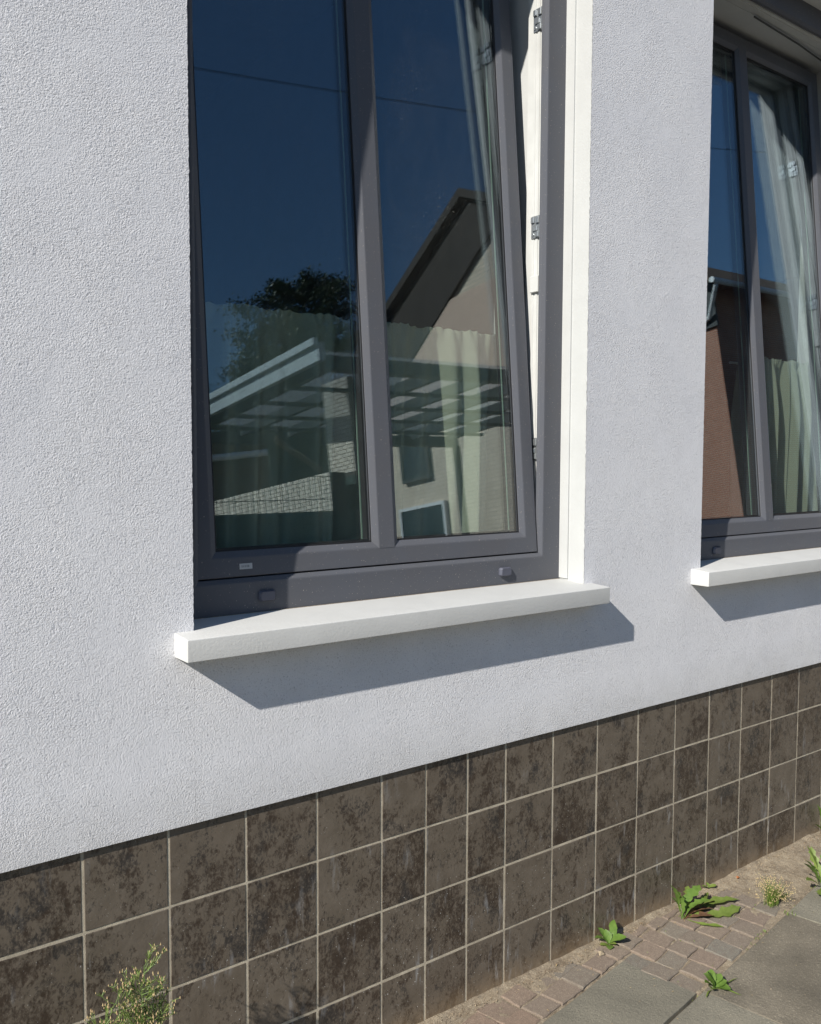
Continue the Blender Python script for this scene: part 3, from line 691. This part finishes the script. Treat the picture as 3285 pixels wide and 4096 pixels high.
# tall fine-leaved weed at lower left
def fleabane(loc):
    rnd = random.Random(42); root = tag(empty('fleabane', loc), 'tall feathery weed with straw coloured buds in front of the brown tiles', 'weed')
    st = MB(); lf = MB(); bd = MB()
    def leafq(p, d, L, w):
        sx_ = d.cross(Vector((0, 0, 1)));
        if sx_.length < 1e-3: sx_ = Vector((1, 0, 0))
        sx_ = sx_.normalized()*w; up = Vector((0, 0, 1))
        lf.add([p, p+d*L*.5-sx_+up*L*.05, p+d*L, p+d*L*.5+sx_+up*L*.05], [(0, 1, 2, 3)])
    def budq(p, s_):
        bd.add([p+Vector((0, 0, -s_)), p+Vector((s_*.6, 0, 0)), p+Vector((0, s_*.6, 0)), p+Vector((-s_*.6, 0, 0)), p+Vector((0, -s_*.6, 0)), p+Vector((0, 0, s_*1.7))],
               [(0, 2, 1), (0, 3, 2), (0, 4, 3), (0, 1, 4), (5, 1, 2), (5, 2, 3), (5, 3, 4), (5, 4, 1)])
    for s_ in range(9):
        bx = rnd.gauss(0, .02); lean = Vector(((.08, .02, -.03, .13, -.07, .18, .05, .10, -.01)[s_], rnd.uniform(-.06, .07), 1)).normalized()
        H = (.435, .40, .385, .385, .34, .35, .41, .32, .29)[s_]; pts = []
        for k in range(9):
            t = k/8; pts.append(Vector((bx*.4, 0, 0))+lean*H*t+Vector((.012*math.sin(t*3+s_), .006*math.sin(t*4), 0)))
        st.tube(pts, [.0016*(1-.6*k/8) for k in range(9)], 5)
        for q in range(84):
            t = rnd.uniform(.12, 1); p = pts[0].lerp(pts[-1], t); az = rnd.uniform(0, 6.28)
            d = Vector((math.cos(az), math.sin(az)*.8, rnd.uniform(.3, 1.0))).normalized()
            if t < .35 or rnd.random() < .2: leafq(p, d, rnd.uniform(.015, .04), rnd.uniform(.0006, .0012)); continue
            L = rnd.uniform(.025, .075)*(1.45-t); e = p+d*L+Vector((0, 0, L*.25)); st.tube([p, p+d*L*.6, e], [.0006, .0005, .0004], 3, 0, False)
            for r_ in range(8):
                t2 = rnd.uniform(.2, 1); pp = p.lerp(e, t2); d2 = (d+Vector((rnd.uniform(-1, 1), rnd.uniform(-1, 1), rnd.uniform(-.2, .9)))).normalized()
                leafq(pp, d2, rnd.uniform(.005, .016), rnd.uniform(.0006, .0012))
            for r_ in range(rnd.choice((2, 3, 4))):
                pp = e+Vector((rnd.gauss(0, .0045), rnd.gauss(0, .0045), rnd.uniform(0, .009))); st.tube([e, pp], .0004, 3, 0, False); budq(pp, rnd.uniform(.0014, .0026))
    st.build('stem', M['stem'], root); o = lf.build('foliage', M['leaf2'], root); o['kind'] = 'stuff'; o = bd.build('buds', M['bud'], root); o['kind'] = 'stuff'
    return root
fleabane((.022, -.10, -.018))

# ------------------------------------------------------------------ across the street (seen mirrored in the panes)
# veranda with pale fascia
v = tag(empty('veranda', (6.2, -7.2, 0)), 'pale veranda roof on beams mirrored in the nearer window', 'veranda')
VI = Matrix.Translation((-6.2, 7.2, 0))
def vp(o): o.parent = v; o.matrix_parent_inverse = VI; return o
mb = MB(); mb.box((4.15, -9.2, 3.18), (4.22, -5.55, 3.36)); mb.box((4.10, -9.2, 3.33), (4.15, -5.55, 3.40)); vp(mb.build('fascia', M['fascia']))
mb = MB(); mb.box((4.23, -9.3, 3.05), (8.9, -9.15, 3.2)); vp(mb.build('rear_beam', M['darkbeam']))
mb = MB(); mb.box((4.23, -5.75, 3.12), (8.9, -5.62, 3.26)); vp(mb.build('front_beam', M['darkbeam']))
for i in range(7):
    mb = MB(); xx = 4.35+.72*i; mb.box((xx, -9.15, 3.14), (xx+.07, -5.76, 3.27)); vp(mb.build('rafter', M['darkbeam']))
for i in range(4):
    mb = MB(); yy_ = -8.6+.72*i; mb.box((4.24, yy_, 3.10), (8.9, yy_+.06, 3.138)); vp(mb.build('purlin', M['darkbeam']))
mb = MB(); mb.box((4.24, -9.15, 3.29), (8.9, -5.63, 3.30)); vp(mb.build('roof_sheet', M['roofsheet']))
for xx, yy_ in ((4.25, -9.2), (8.8, -9.2), (8.8, -5.7)):
    mb = MB(); mb.box((xx, yy_, -.05), (xx+.09, yy_+.09, 3.05)); vp(mb.build('post', M['darkbeam']))
mb = MB(); mb.box((5.35, -8.95, 2.3), (6.15, -8.9, 3.08)); vp(mb.build('side_panel', M['darkgreen']))
mb = MB(); mb.tube([(5.42, -8.85, 3.05), (6.1, -8.85, 2.62)], .05, 4); vp(mb.build('brace', M['timber']))
# cream brick garden wall, bricks one by one on the visible top, pillar
def brickwall(name, p0, p1, z0, z1, label, n_from, q=.62):
    p0 = Vector(p0); p1 = Vector(p1); L = (p1-p0).length; d = (p1-p0).normalized()
    ang = math.atan2(d.y, d.x); e = tag(empty(name, p0, ang), label, 'wall')
    mb = MB(); mb.box((0, .012, z0), (L, .22, z1-.005)); mb.build('wall_core', M['mortar'], e)
    me = None; bh = .071*q; nb = 0
    for r_ in range(int((z1-n_from)/bh)):
        zz = z1-bh*(r_+1); x = -.105*q if r_ % 2 else 0
        while x < L-.02:
            xa = max(0, x); xb = min(L, x+.205*q); full = xb-xa > .2*q
            if full and me is not None: o = bpy.data.objects.new('brick', me); link(o, e)
            else:
                mb = MB(); mb.box((0, 0, 0), (max(.02, xb-xa-.007), .03, .061*q)); o = mb.build('brick', M['wbrick'], e)
                if full: me = o.data
            o.location = (xa, random.uniform(-.002, .002), zz); x += .212*q; nb += 1
    mb = MB(); mb.box((0, 0, z0), (L, .011, n_from)); mb.build('rendered_base', M['darkgreen'], e)
    return e
# walls are turned towards the sun (their street side looks down the street)
brickwall('garden_wall', (4.63, -6.33, 0), (4.30, -9.1, 0), -.1, 2.21, 'cream brick garden wall behind a wire fence, mirrored in the nearer window', 1.74)
brickwall('brick_pillar', (5.00, -6.38, 0), (4.94, -6.80, 0), -.1, 3.28, 'narrow cream brick pier beside the dark green panel, mirrored in the window', 2.18)
f = tag(empty('wire_fence', (3.75, -6.15, 0)), 'dark wire mesh fence in front of the cream wall, mirrored in the window', 'fence')
FI = Matrix.Translation((-3.75, 6.15, 0))
def fp(o): o.parent = f; o.matrix_parent_inverse = FI; return o
for i in range(27):
    mb = MB(); xx = 2.9+.065*i; mb.tube([(xx, -6.15, 0), (xx, -6.15, 2.13)], .0055, 4); fp(mb.build('wire', M['wire']))
for k in range(9):
    mb = MB(); mb.tube([(2.9, -6.15, .25+.235*k), (4.6, -6.15, .25+.235*k)], .004, 4); fp(mb.build('wire', M['wire']))
# green board fence
f2 = tag(empty('board_fence', (4.6, -6.05, 0)), 'dark green board fence below the cream wall, mirrored in the window', 'fence')
FI2 = Matrix.Translation((-4.6, 6.05, 0))
for i in range(18):
    mb = MB(); xx = 2.4+.15*i; mb.box((xx, -6.06+.004*(i % 2), -.1), (xx+.146, -6.04+.004*(i % 2), 1.76)); o = mb.build('board', M['darkgreen']); o.parent = f2; o.matrix_parent_inverse = FI2
# gable house
def building(name, label, x0, y0, y1, ze, zr, yr, wall, roofm, over=.25, depth=9, band=None):
    e = tag(empty(name, (x0, (y0+y1)/2, 0)), label, 'house'); I = Matrix.Translation((-x0, -(y0+y1)/2, 0))
    def P(o): o.parent = e; o.matrix_parent_inverse = I; return o
    zf = ze if isinstance(ze, tuple) else (ze, ze)
    mb = MB(); V = []
    for xx in (x0, x0+depth): V += [(xx, y0, -.1), (xx, y1, -.1), (xx, y1, zf[1]), (xx, yr, zr), (xx, y0, zf[0])]
    mb.add(V, [(0, 4, 3, 2, 1), (5, 6, 7, 8, 9), (0, 1, 6, 5), (1, 2, 7, 6), (4, 0, 5, 9)]); P(mb.build('wall', wall))
    mb = MB(); t = .18
    for (ya, za, yb, zb) in ((yr, zr, y0, zf[0]), (yr, zr, y1, zf[1])):
        dy, dz = yb-ya, zb-za; L = math.hypot(dy, dz); yb2, zb2 = yb+dy/L*.4, zb+dz/L*.4
        Vv = [(xx, y, z+o_) for xx in (x0-over, x0+depth) for (y, z) in ((ya, za), (yb2, zb2)) for o_ in (.02, t)]
        mb.add(Vv, [(0, 1, 3, 2), (4, 6, 7, 5), (0, 4, 5, 1), (2, 3, 7, 6), (0, 2, 6, 4), (1, 5, 7, 3)])
    P(mb.build('roof', roofm)); return e, P
h2, P2 = building('gable_house', 'beige house with overhang shade coloured dark on its gable, mirrored in the nearer window', 10.2, -13.4, -8.7, (5.58, 7.05), 7.58, -9.65, M['beigewall'], M['roof'], .25, 3.4)
mb = MB()   # roof overhang's shade built as a dark band along the verge, and pinkish render above the ground floor
pp = [(-13.38, 5.62), (-9.65, 7.56), (-8.75, 7.05), (-13.38, 4.14)]
mb.add([(10.17, y, z) for y, z in pp]+[(10.11, y, z) for y, z in pp], [(4, 5, 6, 7), (0, 3, 2, 1), (4, 0, 1, 5), (5, 1, 2, 6), (6, 2, 3, 7), (7, 3, 0, 4)])
P2(mb.build('gable_shade_band', M['roof']))
mb = MB(); mb.box((10.14, -13.38, 4.1), (10.19, -8.72, 6.0)); P2(mb.build('upper_render', M['pinkwall']))
for (ya, yb, za, zb, fr_) in ((-12.3, -11.55, 2.95, 3.9, False), (-12.5, -11.2, 1.55, 2.35, True)):
    mb = MB()
    mb.box((10.12, ya, za), (10.16, yb, zb), 0); P2(mb.build('window', M['winglass']))
    mb = MB(); w_ = .06
    for q in (((10.1, ya-w_, zb), (10.18, yb+w_, zb+w_)), ((10.1, ya-w_, za-w_), (10.18, yb+w_, za)), ((10.1, ya-w_, za), (10.18, ya, zb)), ((10.1, yb, za), (10.18, yb+w_, zb))): mb.box(*q)
    P2(mb.build('window_frame', M['whitepaint'] if fr_ else M['darkbeam']))
h3 = tag(empty('brick_house', (31, -22, 0)), 'red brown brick house with a white gutter, mirrored in the farther window', 'house')
I3 = Matrix.Translation((-31, 22, 0))
def P3(o): o.parent = h3; o.matrix_parent_inverse = I3
mb = MB(); V = []
for xx in (26, 40): V += [(xx, -26, -.1), (xx, -15.2, -.1), (xx, -15.2, 10.2), (xx, -20.6, 13.5), (xx, -26, 10.2)]
mb.add(V, [(0, 1, 2, 3, 4), (9, 8, 7, 6, 5), (1, 6, 7, 2), (0, 4, 9, 5)]); P3(mb.build('wall', M['redbrick']))
mb = MB()
for ye, sg in ((-14.6, 1), (-26.6, -1)):
    V = []
    for xx in (25.1, 40.6): V += [(xx, ye, 9.95), (xx, -20.6, 13.75), (xx, -20.6, 13.6), (xx, ye, 9.80)]
    mb.add(V, [(0, 1, 2, 3), (7, 6, 5, 4), (0, 4, 5, 1), (3, 2, 6, 7), (0, 3, 7, 4)])
P3(mb.build('roof', M['brownroof']))
mb = MB(); mb.box((25.9, -25.9, 8.6), (25.995, -15.1, 10.1)); P3(mb.build('eave_shade_band', M['darkbeam']))  # shade below the roof overhang, built as a dark band on the brick
mb = MB(); mb.tube([(25.0, -14.5, 9.85), (40, -14.5, 9.85)], .10, 8); mb.tube([(25.2, -14.5, 9.7), (25.8, -15.3, 8.9), (25.8, -17.5, 8.3)], .08, 8); P3(mb.build('gutter', M['whitepaint']))
# shed with pale gutter
sh = tag(empty('shed', (6.0, -12.6, 0)), 'low brown shed with a pale gutter, mirrored in the nearer window', 'shed')
SI = Matrix.Translation((-6.0, 12.6, 0))
mb = MB(); mb.box((3.8, -13.4, -.1), (7.4, -12.4, 3.85)); o = mb.build('wall', M['brownroof']); o.parent = sh; o.matrix_parent_inverse = SI
mb = MB(); mb.tube([(3.8, -12.3, 3.15), (7.4, -12.3, 3.52)], .06, 8); o = mb.build('gutter', M['whitepaint']); o.parent = sh; o.matrix_parent_inverse = SI
# conifer
tr = tag(empty('conifer', (10.2, -15.6, 0)), 'dark ragged conifer mirrored in the left pane of the nearer window', 'tree')
mb = MB(); mb.tube([(0, 0, -.1), (.05, .03, 3), (0, .05, 7.85)], [.2, .12, .03], 8)
rnd = random.Random(11); lm = MB(); limbs = []
for i in range(150):
    t = rnd.uniform(.25, 1); az = rnd.uniform(0, 6.28); L = 2.3*math.sqrt(max(0.0, 1-((t-.55)/.47)**2))*rnd.uniform(.5, 1.0)+.12; p0 = Vector((0, 0, 7.9*t)); d = Vector((math.cos(az), math.sin(az), .35))
    e = p0+d*L; mb.tube([p0, e], [.03, .008], 4)
    for q in range(int(90+L*330)):
        s_ = rnd.random()**.6; p = p0.lerp(e, s_)+Vector((rnd.gauss(0, .13), rnd.gauss(0, .13), rnd.gauss(0, .10)))*(.5+L*.3)
        dd = Vector((rnd.gauss(0, 1), rnd.gauss(0, 1), rnd.gauss(.3, 1))).normalized()*rnd.uniform(.05, .11); ww = dd.cross(Vector((rnd.random(), rnd.random(), rnd.random()))).normalized()*.028
        lm.add([p-ww, p+ww, p+dd], [(0, 1, 2)])
mb.build('trunk', M['bark'], tr); o = lm.build('crown', M['needles'], tr); o['kind'] = 'stuff'
# overhead cable
mb = MB(); pts = []
for k in range(25):
    t = k/24; pts.append((-8+30*t, -8, 6.15+.125*(30*t)*1.0 - .5*math.sin(math.pi*t)+.3))
mb.tube(pts, .007, 5); tag(mb.build('overhead_cable', M['wire']), 'thin dark overhead cable mirrored high in both windows', 'cable')
